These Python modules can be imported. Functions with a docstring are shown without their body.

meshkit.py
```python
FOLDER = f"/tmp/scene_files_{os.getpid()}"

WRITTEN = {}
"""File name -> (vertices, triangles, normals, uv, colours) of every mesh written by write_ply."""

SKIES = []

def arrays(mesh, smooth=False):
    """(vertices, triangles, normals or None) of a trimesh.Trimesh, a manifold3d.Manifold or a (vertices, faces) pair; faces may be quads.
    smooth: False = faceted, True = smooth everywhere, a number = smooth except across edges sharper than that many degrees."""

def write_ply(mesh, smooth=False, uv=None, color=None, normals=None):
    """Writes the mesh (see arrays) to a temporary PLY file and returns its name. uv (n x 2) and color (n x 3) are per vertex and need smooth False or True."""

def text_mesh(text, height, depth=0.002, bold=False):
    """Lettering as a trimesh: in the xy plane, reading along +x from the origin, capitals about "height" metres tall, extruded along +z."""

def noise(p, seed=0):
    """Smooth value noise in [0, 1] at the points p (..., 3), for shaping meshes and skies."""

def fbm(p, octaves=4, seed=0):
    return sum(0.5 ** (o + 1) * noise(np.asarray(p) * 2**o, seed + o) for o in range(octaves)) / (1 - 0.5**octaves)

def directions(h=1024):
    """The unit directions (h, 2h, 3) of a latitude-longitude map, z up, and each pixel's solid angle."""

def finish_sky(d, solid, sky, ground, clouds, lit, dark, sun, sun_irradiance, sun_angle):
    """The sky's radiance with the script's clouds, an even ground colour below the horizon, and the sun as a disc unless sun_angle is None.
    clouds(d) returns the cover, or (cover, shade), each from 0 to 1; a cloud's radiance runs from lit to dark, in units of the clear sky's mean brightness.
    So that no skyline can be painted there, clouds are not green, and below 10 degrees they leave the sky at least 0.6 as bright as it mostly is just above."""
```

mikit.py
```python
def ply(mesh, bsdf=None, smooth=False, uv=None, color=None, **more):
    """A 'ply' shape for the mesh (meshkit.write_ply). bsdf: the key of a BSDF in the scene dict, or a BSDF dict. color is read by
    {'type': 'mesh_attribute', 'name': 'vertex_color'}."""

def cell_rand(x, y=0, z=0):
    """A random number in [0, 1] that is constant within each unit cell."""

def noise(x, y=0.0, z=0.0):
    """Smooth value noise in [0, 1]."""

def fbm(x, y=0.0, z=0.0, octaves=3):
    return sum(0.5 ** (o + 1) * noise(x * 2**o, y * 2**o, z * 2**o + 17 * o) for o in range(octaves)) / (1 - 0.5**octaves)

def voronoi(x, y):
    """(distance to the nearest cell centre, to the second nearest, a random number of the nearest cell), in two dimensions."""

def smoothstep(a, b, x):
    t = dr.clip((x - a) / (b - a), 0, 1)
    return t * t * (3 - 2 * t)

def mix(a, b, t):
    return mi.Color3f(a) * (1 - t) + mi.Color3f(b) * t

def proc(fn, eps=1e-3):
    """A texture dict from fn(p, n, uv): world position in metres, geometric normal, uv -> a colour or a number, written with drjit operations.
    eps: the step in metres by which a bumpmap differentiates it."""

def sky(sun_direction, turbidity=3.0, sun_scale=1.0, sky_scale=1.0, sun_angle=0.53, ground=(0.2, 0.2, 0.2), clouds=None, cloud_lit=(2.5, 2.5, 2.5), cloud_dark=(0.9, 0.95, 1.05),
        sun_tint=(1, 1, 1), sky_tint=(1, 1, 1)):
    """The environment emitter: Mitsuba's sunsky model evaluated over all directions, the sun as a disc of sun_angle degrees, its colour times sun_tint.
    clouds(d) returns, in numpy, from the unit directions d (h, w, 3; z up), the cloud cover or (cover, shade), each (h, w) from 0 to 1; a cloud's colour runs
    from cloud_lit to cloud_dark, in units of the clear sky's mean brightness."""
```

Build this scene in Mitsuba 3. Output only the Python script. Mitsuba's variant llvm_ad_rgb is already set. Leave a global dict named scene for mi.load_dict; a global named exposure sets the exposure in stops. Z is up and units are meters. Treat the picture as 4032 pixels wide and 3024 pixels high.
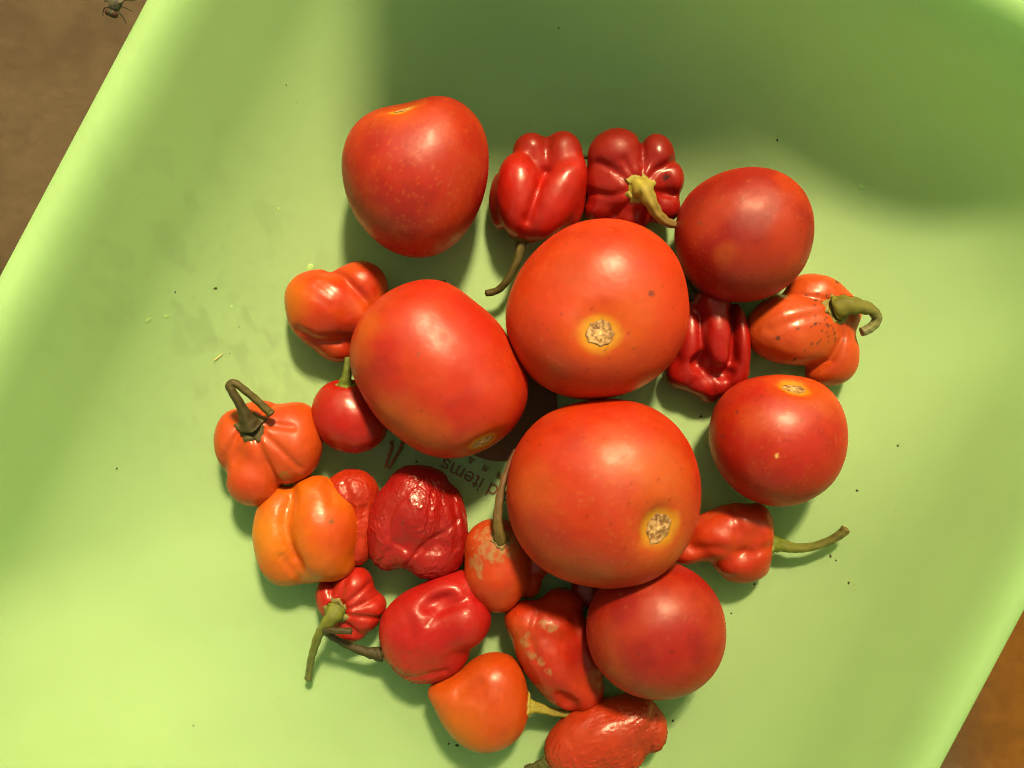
import math
import numpy as np
import trimesh
import drjit as dr
import mitsuba as mi
import mikit
import meshkit
from mikit import noise, fbm, smoothstep, mix

T = mi.ScalarTransform4f
scene, labels = {}, {}

# ------------------------------------------------------------------ camera, sky, exposure
H = 0.346                      # camera height above the tray floor, metres
K = math.tan(math.radians(30)) / 2016.0   # tangent per photo pixel
CX, CY = 2016.0, 1512.0
scene['camera'] = {'type': 'perspective', 'fov': 60.0, 'fov_axis': 'x', 'near_clip': 0.01, 'far_clip': 200.0,
                   'to_world': T().look_at(origin=[0, 0, H], target=[0, 0, 0], up=[0, 1, 0])}
SUN_ZENITH, SUN_AZ = math.radians(40), math.radians(76)     # azimuth counted from +x (right) towards +y (top)
SUN = np.array([math.sin(SUN_ZENITH) * math.cos(SUN_AZ), math.sin(SUN_ZENITH) * math.sin(SUN_AZ), math.cos(SUN_ZENITH)])
scene['sky_light'] = mikit.sky(SUN.tolist(), turbidity=4, sun_scale=0.9, sky_scale=1.35, sun_angle=7.0,
                               sun_tint=(1.0, 0.90, 0.66), sky_tint=(1.1, 0.82, 0.30), ground=(0.2, 0.15, 0.1))
exposure = 2.5

TH = math.radians(28)                       # the tray is turned by this much (clockwise as seen)
E1 = np.array([math.cos(TH), -math.sin(TH)])      # across the tray
E2 = np.array([math.sin(TH), math.cos(TH)])       # along the tray
TRAY_C = 0.0085 * E1 - 0.020 * E2


def at(u, v, z=0.0):
    """photo pixel -> the point at height z."""
    s = K * (H - z)
    return np.array([(u - CX) * s, (CY - v) * s, z])


def col(r, g, b):
    c = np.array([r, g, b], float) / 255
    return np.where(c < 0.04045, c / 12.92, ((c + 0.055) / 1.055) ** 2.4)


# ------------------------------------------------------------------ materials
VC = {'type': 'mesh_attribute', 'name': 'vertex_color'}
def bumped(scale, fn, eps, bsdf):
    return {'type': 'bumpmap', 'arbitrary': mikit.proc(fn, eps), 'scale': scale, 'bsdf': bsdf}


def dull(lo, hi, f):
    """roughness that varies with dust and handling."""
    return mikit.proc(lambda p, n, uv: lo + (hi - lo) * smoothstep(0.35, 0.7, fbm(p.x * f, p.y * f, p.z * f, 3)))


scene['mat_tomato'] = bumped(0.00007, lambda p, n, uv: fbm(p.x * 420, p.y * 420, p.z * 420, 2), 3e-4,
                             {'type': 'principled', 'base_color': VC, 'roughness': dull(0.40, 0.56, 130), 'specular': 0.42, 'clearcoat': 0.10, 'clearcoat_gloss': 0.6})
scene['mat_pepper'] = bumped(0.00008, lambda p, n, uv: fbm(p.x * 520, p.y * 520, p.z * 520, 2), 3e-4,
                             {'type': 'principled', 'base_color': VC, 'roughness': dull(0.30, 0.50, 190), 'specular': 0.42, 'clearcoat': 0.10, 'clearcoat_gloss': 0.86})
scene['mat_stem'] = {'type': 'principled', 'base_color': VC, 'roughness': 0.6, 'specular': 0.3}
scene['mat_print'] = {'type': 'principled', 'base_color': {'type': 'rgb', 'value': [0.15, 0.058, 0.024]}, 'roughness': 0.5, 'specular': 0.3}


def tray_colour(p, n, uv):
    f = fbm(p.x * 45, p.y * 45, p.z * 45, 3)
    blot = smoothstep(0.52, 0.72, fbm(p.x * 150 + p.y * 60 + 7, p.y * 70 - p.x * 40 + 3, p.z * 60, 3))
    near = dr.exp(-(dr.square((p.x + 0.100) / 0.038) + dr.square((p.y - 0.022) / 0.055)))
    return mi.Color3f(TRAY[0], TRAY[1], TRAY[2]) * (0.95 + 0.10 * f) * (1 - 0.13 * blot * near) * (1 - 0.05 * smoothstep(0.55, 0.8, fbm(p.x * 240, p.y * 240, p.z * 240, 2)) * near)


TRAY = (0.53, 0.81, 0.42)
scene['mat_tray'] = {'type': 'principledthin', 'base_color': mikit.proc(tray_colour), 'roughness': 0.38, 'diff_trans': 1.0, 'spec_trans': 0.0, 'eta': 1.45}


scene['mat_tray_outside'] = {'type': 'principledthin', 'base_color': {'type': 'rgb', 'value': [0.80, 0.95, 0.36]}, 'roughness': 0.5, 'diff_trans': 1.6, 'spec_trans': 0.0, 'eta': 1.45}


def soil_colour(p, n, uv):
    f = fbm(p.x * 22, p.y * 22, 0, 4)
    g = fbm(p.x * 160 + 5, p.y * 160, 0, 3)
    c = mix((0.058, 0.042, 0.024), (0.092, 0.066, 0.040), smoothstep(0.3, 0.7, f))
    c = c * (0.88 + 0.24 * g)
    warm = smoothstep(0.16, 0.2, p.x) * smoothstep(0.05, 0.0, p.y + 0.09)
    return mix(c, mi.Color3f(0.16, 0.065, 0.010) * (0.8 + 0.4 * g), warm)


scene['mat_soil'] = {'type': 'bumpmap', 'arbitrary': mikit.proc(lambda p, n, uv: fbm(p.x * 300, p.y * 300, 0, 3), 5e-4), 'scale': 0.0005,
                     'bsdf': {'type': 'principled', 'base_color': mikit.proc(soil_colour), 'roughness': 0.9, 'specular': 0.2}}

# ------------------------------------------------------------------ naming helpers


def numbered(name):
    if name not in labels and name not in scene:
        return name
    i = 1
    while f'{name}_{i:03d}' in labels or f'{name}_{i:03d}' in scene:
        i += 1
    return f'{name}_{i:03d}'


def thing(name, label, cat, group=None):
    key = numbered(name)
    labels[key] = {'label': label, 'category': cat}
    if group:
        labels[key]['group'] = group
    return key


def part(holder, name, shape):
    key, i = f'{holder}__{name}', 1
    while key in scene:
        key = f'{holder}__{name}_{i:03d}'
        i += 1
    scene[key] = shape
    return key


# ------------------------------------------------------------------ ground and tray
g = trimesh.creation.box(extents=(60, 60, 0.5))
g.apply_translation([0, 0, -0.2535])
scene['ground'] = mikit.ply(g, 'mat_soil')
labels['ground'] = {'kind': 'structure', 'label': 'brown earth ground beside the green tray', 'category': 'ground'}

FX, FY, RX, RY, ZR = 0.086, 0.114, 0.1670, 0.207, 0.072   # flat floor, rim (half sizes), rim height


def ring(hx, hy, r, z, n=20, off=1.0):
    pts = []
    for cx, cy, a0 in ((1, 1, 0), (-1, 1, 90), (-1, -1, 180), (1, -1, 270)):
        for i in range(n + 1):
            a = math.radians(a0 + 90 * i / n)
            pts.append((cx * (hx - r) + r * math.cos(a), cy * (hy - r) + r * math.sin(a)))
    # straight sides get extra points so that the loft stays even
    out = []
    for i in range(len(pts)):
        p, q = np.array(pts[i]), np.array(pts[(i + 1) % len(pts)])
        m = 24 if i % (n + 1) == n else 1
        for j in range(m):
            out.append(p + (q - p) * j / m)
    o = np.array(out)
    # the long sides of a moulded tray bow outwards a little
    w = (o[:, :1] + SHIFT * off) * E1[None] + o[:, 1:] * E2[None] + TRAY_C
    return np.hstack([w, np.full((len(w), 1), z)])


def loft(rings):
    n = len(rings[0])
    v = np.vstack(rings)
    f = []
    i = np.arange(n)
    for k in range(len(rings) - 1):
        a, b = k * n + i, k * n + (i + 1) % n
        f.append(np.stack([a, b, b + n, a + n], 1))
    return v, np.vstack(f)


FR, WA = 0.060, math.radians(68)
SHIFT = 0.011                               # the floor stands this much off the rim's middle            # fillet radius, wall angle
DX, DY = RX - FX, RY - FY


def level(d, z, grow=0.0):
    """the tray's outline at distance d in from the rim's outer edge."""
    return ring(RX - d + grow, RY - d * DY / DX + grow, 0.062 - 0.2 * d + grow, z, off=min(max(d / DX, 0), 1))


def tray_rings():
    rings = [ring(FX * s, FY * s, 0.046 * s, 0.0) for s in (0.02, 0.35, 0.7, 0.9)]
    inner = [(DX - FR * math.sin(a), FR * (1 - math.cos(a))) for a in np.linspace(0, WA, 16)]
    pe, sl = inner[-1], math.tan(WA)
    p0 = (0.0065, ZR)
    pc = (pe[0] - (ZR - pe[1]) / sl, ZR)         # where the wall's line meets the rim's height
    p2 = (pc[0] + 0.0050, ZR - 0.0050 * sl)
    for t in (0.5, 1.0):
        inner.append((pe[0] + (p2[0] - pe[0]) * t, pe[1] + (p2[1] - pe[1]) * t))
    for t in np.linspace(1, 0, 12)[1:]:
        inner.append(((1 - t) ** 2 * p0[0] + 2 * t * (1 - t) * pc[0] + t * t * p2[0], (1 - t) ** 2 * p0[1] + 2 * t * (1 - t) * pc[1] + t * t * p2[1]))
    rings += [level(d, z) for d, z in inner]
    for a in np.linspace(90, 180, 9)[1:]:
        rings.append(level(0.0065 + 0.0065 * math.cos(math.radians(a)), ZR - 0.008 + 0.008 * math.sin(math.radians(a))))
    w = 0.0022
    rings += [level(0.0, ZR - 0.011), level(0.0008, ZR - 0.0125), level(0.0018, ZR - 0.012), level(w, ZR - 0.0105)]
    back = [level(w, ZR - 0.0105)]
    for a in np.linspace(180, 90, 6)[1:]:
        back.append(level(0.0068 + 0.0046 * math.cos(math.radians(a)), ZR - 0.008 + 0.0058 * math.sin(math.radians(a))))
    for d, z in inner[::-1][10:]:
        back.append(level(d - w * 0.85, z - w * 0.6))
    for s in (0.9, 0.5, 0.02):
        back.append(ring(FX * s, FY * s, 0.046 * s, -0.0022))
    return rings, back


tray = thing('plastic_tray', 'light green translucent plastic tray with rolled rim holding the tomatoes and peppers', 'tray')
inside, outside = tray_rings()
part(tray, 'shell', mikit.ply(loft(inside), 'mat_tray', smooth=True))
part(tray, 'underside', mikit.ply(loft(outside), 'mat_tray_outside', smooth=True))

# a low stool on the ground beyond the tray's far end, out of the picture: its shadow falls into the tray
scene['mat_stool'] = {'type': 'principled', 'base_color': mikit.proc(lambda p, n, uv: mix((0.20, 0.12, 0.06), (0.34, 0.22, 0.12), fbm(p.x * 90, p.y * 7, p.z * 90, 3))), 'roughness': 0.7}
key = thing('low_stool', 'low wooden stool on the ground beyond the far end of the tray, above the photo', 'stool')
x0, x1, y0, y1, zt = -0.020, 0.150, 0.242, 0.56, 0.205
part(key, 'seat', mikit.ply(trimesh.creation.box(bounds=[[x0, y0, zt - 0.022], [x1, y1, zt]]), 'mat_stool'))
for lx in (x0 + 0.014, x1 - 0.014):
    for ly in (y0 + 0.03, y1 - 0.03):
        part(key, 'leg', mikit.ply(trimesh.creation.cylinder(radius=0.011, segment=[[lx, ly, -0.0035], [lx, ly, zt - 0.022]], sections=20), 'mat_stool', smooth=40))

# a pole of the shelter overhead, well above the camera: its soft shadow crosses a corner of the tray
scene['mat_wood'] = {'type': 'principled', 'base_color': mikit.proc(lambda p, n, uv: mix((0.22, 0.14, 0.08), (0.36, 0.25, 0.15), fbm(p.x * 9, p.y * 60, p.z * 60, 3))), 'roughness': 0.8}


def overhead(u, v, z, height):
    """where a timber must be for its shadow to fall on a point of the tray."""
    return at(u, v, z) + SUN / SUN[2] * height


rod = trimesh.creation.cylinder(radius=0.034, height=5, sections=24)
rod.apply_transform(trimesh.transformations.rotation_matrix(math.pi / 2, [0, 1, 0]))
rod.apply_transform(trimesh.transformations.rotation_matrix(math.atan2(0.35, 0.94), [0, 0, 1]))
rod.apply_translation(overhead(3380, 3130, 0.03, 1.5))
key = thing('wooden_pole', 'round wooden pole of the shelter overhead, above the lower right of the photo', 'pole')
scene[key] = mikit.ply(rod, 'mat_wood', smooth=40)

# ------------------------------------------------------------------ print on the tray floor
def on_floor(u, v, mesh, turn_deg):
    """lays a mesh modelled in the xy plane on the tray floor at a photo pixel, turned anticlockwise."""
    m = mesh.copy()
    m.apply_transform(trimesh.transformations.rotation_matrix(math.radians(turn_deg), [0, 0, 1]))
    m.apply_translation(at(u, v, 0.0004))
    return m


TURN = 180 - 28
mpx = K * H
bits = []
for txt, u, v in (('household items', 2352, 2115),):
    t = meshkit.text_mesh(txt, 53 * mpx, 0.0002)
    w = t.bounds[1, 0]
    # the last letter ends at (1748, 1808); baseline runs down to the right
    t.apply_translation([-w, 0, 0])
    bits.append(on_floor(1751, 1802, t, TURN))


def strokes(boxes, size):
    out = []
    for x0, y0, x1, y1 in boxes:
        b = trimesh.creation.box(bounds=[[x0 * size, y0 * size, 0], [x1 * size, y1 * size, 0.0002]])
        out.append(b)
    return trimesh.util.concatenate(out)


W_ = 0.09


def rect(x0, y0, x1, y1):
    return [(x0, y0, x1, y0 + W_), (x0, y1 - W_, x1, y1), (x0, y0 + W_, x0 + W_, y1 - W_), (x1 - W_, y0 + W_, x1, y1 - W_)]


glyphs = {
    'pin': rect(0.28, 0.55, 0.72, 0.95) + rect(0.05, 0.05, 0.45, 0.45) + rect(0.55, 0.05, 0.95, 0.45),
    'yong': [(0.15, 0.1, 0.24, 0.95), (0.8, 0.02, 0.89, 0.95), (0.24, 0.86, 0.8, 0.95), (0.24, 0.6, 0.8, 0.68), (0.24, 0.35, 0.8, 0.43), (0.47, 0.02, 0.56, 0.86), (0.06, 0.0, 0.15, 0.18)],
    'ju': [(0.15, 0.87, 0.9, 0.95), (0.81, 0.66, 0.9, 0.87), (0.24, 0.66, 0.81, 0.74), (0.15, 0.1, 0.24, 0.87), (0.05, 0.0, 0.14, 0.18), (0.3, 0.46, 0.95, 0.53), (0.58, 0.3, 0.66, 0.62)] + rect(0.36, 0.02, 0.9, 0.32),
    'jia': [(0.08, 0.8, 0.92, 0.88), (0.46, 0.88, 0.54, 1.0), (0.2, 0.62, 0.8, 0.69), (0.46, 0.1, 0.54, 0.62), (0.2, 0.3, 0.46, 0.37), (0.15, 0.12, 0.46, 0.19), (0.54, 0.3, 0.85, 0.37)],
}
for k_, u, v in (('pin', 1873, 1807), ('yong', 1929, 1839), ('ju', 1985, 1866), ('jia', 2041, 1896)):
    gm = strokes(glyphs[k_], 27 * mpx)
    bits.append(on_floor(u, v, gm, TURN))
part(tray, 'lettering', mikit.ply(trimesh.util.concatenate(bits), 'mat_print'))
labels[tray + '__lettering'] = {'label': 'dark brown printed words and characters on the tray floor, upside down'}
dsk = trimesh.creation.cylinder(radius=224 * mpx, height=0.0002, sections=96)
part(tray, 'printed_disc', mikit.ply(on_floor(1970, 1592, dsk, 0), 'mat_print'))
labels[tray + '__printed_disc'] = {'label': 'dark brown printed disc on the tray floor between the tomatoes'}

# ------------------------------------------------------------------ implicit fruit


def ell(p, c, r, rot):
    """signed distance (approximate) to an ellipsoid turned by rot degrees about z."""
    q = p - c
    a = math.radians(rot)
    x = q[..., 0] * math.cos(a) + q[..., 1] * math.sin(a)
    y = -q[..., 0] * math.sin(a) + q[..., 1] * math.cos(a)
    z = q[..., 2]
    k0 = np.sqrt((x / r[0]) ** 2 + (y / r[1]) ** 2 + (z / r[2]) ** 2) + 1e-9
    k1 = np.sqrt((x / r[0] ** 2) ** 2 + (y / r[1] ** 2) ** 2 + (z / r[2] ** 2) ** 2) + 1e-9
    return k0 * (k0 - 1) / k1


def smin(a, b, k):
    h = np.maximum(k - np.abs(a - b), 0) / k
    return np.minimum(a, b) - h * h * k * 0.25


def seg_dist(p2, line):
    """distance of the points (..., 2) to a polyline."""
    best = None
    for a, b in zip(line[:-1], line[1:]):
        d = b - a
        t = np.clip(((p2 - a) @ d) / (d @ d + 1e-9), 0, 1)
        e = np.linalg.norm(p2 - a - t[..., None] * d, axis=-1)
        best = e if best is None else np.minimum(best, e)
    return best


class Fruit:
    """A fruit as a smooth union of ellipsoids. Units are photo pixels at the fruit's middle height; u, v are photo pixels, z is height above the middle."""

    def __init__(self, u0, v0, lobes, k=30, dents=(), grooves=(), sink=0.0, groove=(0.6, 1.35)):
        self.u0, self.v0, self.k = u0, v0, k * (1.25 if k < 80 else 1)
        self.lobes = [(self.loc(l[0], l[1], l[2]), np.array(l[3:6], float), -(l[6] if len(l) > 6 else 0)) for l in lobes]
        self.dents = [(self.loc(l[0], l[1], l[2]), np.array(l[3:6], float), -(l[6] if len(l) > 6 else 0), l[7] if len(l) > 7 else 30) for l in dents]
        self.grooves = [(np.array([self.loc(u, v, 0)[:2] for u, v in g[2]]), g[0] * groove[0], g[1] * groove[1]) for g in grooves]
        self.sink = sink
        self.A, self.B = np.ones(3), np.zeros(3)

    def loc(self, u, v, z=0):
        return np.array([u - self.u0, self.v0 - v, z], float)

    def field(self, p):
        f = None
        for c, r, a in self.lobes:
            d = ell(p, c, r, a)
            f = d if f is None else smin(f, d, self.k)
        for c, r, a, k in self.dents:
            f = -smin(-f, ell(p, c, r, a), k)
        for line, depth, w in self.grooves:
            e = seg_dist(p[..., :2], line)
            up = np.clip((p[..., 2] + 40) / 80, 0, 1)
            f = f + depth * np.exp(-(e / w) ** 2) * up
        return f

    def grad(self, p, e=1.0):
        g = np.empty_like(p)
        for i in range(3):
            o = np.zeros(3)
            o[i] = e
            g[..., i] = (self.field(p + o) - self.field(p - o)) / (2 * e)
        return g

    def project(self, p, steps=4):
        for _ in range(steps):
            g = self.grad(p)
            p = p - (self.field(p) / np.maximum((g * g).sum(-1), 0.05))[..., None] * g
        return p

    def mesh(self, step=7.0, wrinkle=None):
        g = 3 * step + 0.4 * self.k
        lo = np.min([c - max(r) for c, r, _ in self.lobes], 0) - g
        hi = np.max([c + max(r) for c, r, _ in self.lobes], 0) + g
        n = np.ceil((hi - lo) / step).astype(int) + 1
        ax = [lo[i] + step * np.arange(n[i]) for i in range(3)]
        grid = np.stack(np.meshgrid(*ax, indexing='ij'), -1)
        s = self.field(grid)
        v, f = surface_nets(s, lo, step)
        v = self.project(v)
        self.zmin = v[:, 2].min()
        d = -self.zmin - self.sink
        self.zc = K * H * d / (1 + K * d) + 0.0002
        self.s = K * (H - self.zc)
        self.centre = at(self.u0, self.v0, self.zc)
        self.n = self.grad(v)
        self.n /= np.linalg.norm(self.n, axis=1, keepdims=True) + 1e-9
        if wrinkle is not None:
            v = v + self.n * wrinkle(v)[:, None]
        self.v, self.f = v, f
        return v, f

    def world(self, v):
        return self.centre + (np.asarray(v) * self.A + self.B) * self.s

    def fit(self, box):
        """gives the fruit the breadth, length and place measured in the photograph."""
        x0, x1, y0, y1 = box
        for _ in range(4):
            w = self.world(self.v)
            q = K * (H - w[:, 2])
            u, t = CX + w[:, 0] / q, CY - w[:, 1] / q
            su, st = (x1 - x0) / (u.max() - u.min()), (y1 - y0) / (t.max() - t.min())
            self.A = self.A * [su, st, math.sqrt(su * st)]
            self.B = self.B * [su, st, 1]
            d = -(self.zmin * self.A[2])
            self.zc = K * H * d / (1 + K * d) + 0.0002
            self.s = K * (H - self.zc)
            self.centre = at(self.u0, self.v0, self.zc)
            w = self.world(self.v)
            q = K * (H - w[:, 2])
            u, t = CX + w[:, 0] / q, CY - w[:, 1] / q
            self.B = self.B + [(x0 + x1 - u.min() - u.max()) / 2, -(y0 + y1 - t.min() - t.max()) / 2, 0]

    def top(self, u, v):
        """the point of the surface seen at a photo pixel (looking straight down)."""
        p = self.loc(u, v, 0)
        z = np.linspace(500, -500, 1001)
        q = np.stack([np.full_like(z, p[0]), np.full_like(z, p[1]), z], -1)
        ins = np.nonzero(self.field(q) < 0)[0]
        if len(ins):
            return q[ins[0]]
        return self.project(p[None].copy(), 20)[0]


def surface_nets(s, lo, step):
    nx, ny, nz = s.shape
    neg = s < 0
    cnt = np.zeros((nx - 1, ny - 1, nz - 1), np.int8)
    acc = np.zeros((nx - 1, ny - 1, nz - 1, 3))
    corners = [(a, b, c) for a in (0, 1) for b in (0, 1) for c in (0, 1)]

    def sl(a, b, c, arr):
        return arr[a:a + nx - 1, b:b + ny - 1, c:c + nz - 1]
    for ca in corners:
        for axis in range(3):
            if ca[axis] == 1:
                continue
            cb = list(ca)
            cb[axis] = 1
            A, B = sl(*ca, s), sl(*cb, s)
            cross = sl(*ca, neg) != sl(*cb, neg)
            t = np.where(cross, A / np.where(cross, A - B, 1), 0)
            cnt += cross
            for k in range(3):
                acc[..., k] += np.where(cross, ca[k] + (t if k == axis else 0), 0)
    act = cnt > 0
    idx = -np.ones(act.shape, int)
    idx[act] = np.arange(act.sum())
    base = np.argwhere(act)
    v = lo + step * (base + acc[act] / cnt[act][:, None])
    faces = []
    for axis in range(3):
        o1, o2 = [(1, 2), (2, 0), (0, 1)][axis]
        m = np.take(neg, range(0, s.shape[axis] - 1), axis) != np.take(neg, range(1, s.shape[axis]), axis)
        e = np.argwhere(m)
        ok = (e[:, o1] > 0) & (e[:, o2] > 0) & (e[:, o1] < s.shape[o1] - 1) & (e[:, o2] < s.shape[o2] - 1)
        e = e[ok]
        q = []
        for d1, d2 in ((1, 1), (0, 1), (0, 0), (1, 0)):
            w = e.copy()
            w[:, o1] -= d1
            w[:, o2] -= d2
            q.append(idx[w[:, 0], w[:, 1], w[:, 2]])
        q = np.stack(q, 1)
        inside = neg[e[:, 0], e[:, 1], e[:, 2]]
        q = np.where(inside[:, None], q, q[:, ::-1])
        faces.append(q)
    return v, np.vstack(faces)


def nz(p, scale, seed=0, octaves=3):
    return meshkit.fbm(np.asarray(p) / scale, octaves, seed)


def sstep(a, b, x):
    t = np.clip((x - a) / (b - a), 0, 1)
    return t * t * (3 - 2 * t)


def lerp(a, b, t):
    t = np.asarray(t)[..., None]
    return np.asarray(a) * (1 - t) + np.asarray(b) * t


def wrinkles(amp, angle, along=60, across=14, seed=1, where=None):
    """fine creases that run along a direction of the picture (degrees clockwise from right)."""
    a = math.radians(-angle)
    d = np.array([math.cos(a), math.sin(a)])
    e = np.array([-d[1], d[0]])

    def fn(v):
        warp = (meshkit.noise(v / 45.0, seed + 9) - 0.5) * 40
        q = np.stack([(v[:, :2] @ d) / along, (v[:, :2] @ e + warp) / across, v[:, 2] / (across * 1.5)], -1)
        r = 1 - np.abs(2 * meshkit.noise(q, seed) - 1)
        r2 = 1 - np.abs(2 * meshkit.noise(q * 2.1 + 5, seed + 3) - 1)
        m = sstep(0.22, 0.52, meshkit.noise(v / 70.0, seed + 5))
        if where is not None:
            m = np.maximum(m * 0.3, 1) * where(v)
        return amp * m * (r ** 4 + 0.6 * r2 ** 4 - 0.5) + (nz(v, 80, seed + 1, 2) - 0.5) * 7
    return fn


def gentle(amp=6, scale=110, seed=1):
    return lambda v: (nz(v, scale, seed, 2) - 0.5) * amp * 0.8


def patch(fr, u, v, radius, thick, seed=0, rings_=9, segs=40, ragged=0.25, rot=0, stretch=1.0, point=None, relief=0.4):
    """a thin crust lying on a fruit's skin: a disc with a ragged edge projected to the surface; (vertices, faces, radial 0..1)."""
    c = fr.top(u, v) if point is None else fr.project(np.asarray(point, float)[None], 12)[0]
    n = fr.grad(c[None])[0]
    n /= np.linalg.norm(n)
    a = np.cross(n, [0, 0, 1.0]) if abs(n[2]) < 0.95 else np.array([1.0, 0, 0])
    a = a - n * (a @ n)
    a /= np.linalg.norm(a)
    b = np.cross(n, a)
    rng = np.random.default_rng(seed)
    ph = rng.random(6) * 6.28
    ang = np.arange(segs) / segs * 2 * np.pi
    rad = 1 + ragged * (0.5 * np.sin(3 * ang + ph[0]) + 0.35 * np.sin(5 * ang + ph[1]) + 0.45 * np.sin(8 * ang + ph[2]) + 0.3 * np.sin(13 * ang + ph[3]))
    r0 = math.radians(rot)
    pts, t = [c], [0.0]
    for i in range(1, rings_ + 1):
        q = i / rings_
        x, y = radius * q * rad * np.cos(ang) * stretch, radius * q * rad * np.sin(ang) / stretch
        x, y = x * math.cos(r0) - y * math.sin(r0), x * math.sin(r0) + y * math.cos(r0)
        pts += list(c + x[:, None] * a + y[:, None] * b)
        t += [q] * segs
    pts, t = np.array(pts), np.array(t)
    pts = fr.project(pts, 8)
    nn = fr.grad(pts)
    nn /= np.linalg.norm(nn, axis=1, keepdims=True) + 1e-9
    h = thick * (1 - 0.35 * t) * (1 - relief + 2 * relief * nz(pts, radius * 0.28, seed + 2, 3))
    h = np.where(t > 0.99, -3.0, h)
    pts = pts + nn * h[:, None]
    f = [[0, 1 + i, 1 + (i + 1) % segs] for i in range(segs)]
    for k in range(rings_ - 1):
        o = 1 + k * segs
        for i in range(segs):
            j = (i + 1) % segs
            f += [[o + i, o + segs + i, o + segs + j], [o + i, o + segs + j, o + j]]
    return pts, np.array(f), t, n


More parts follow.
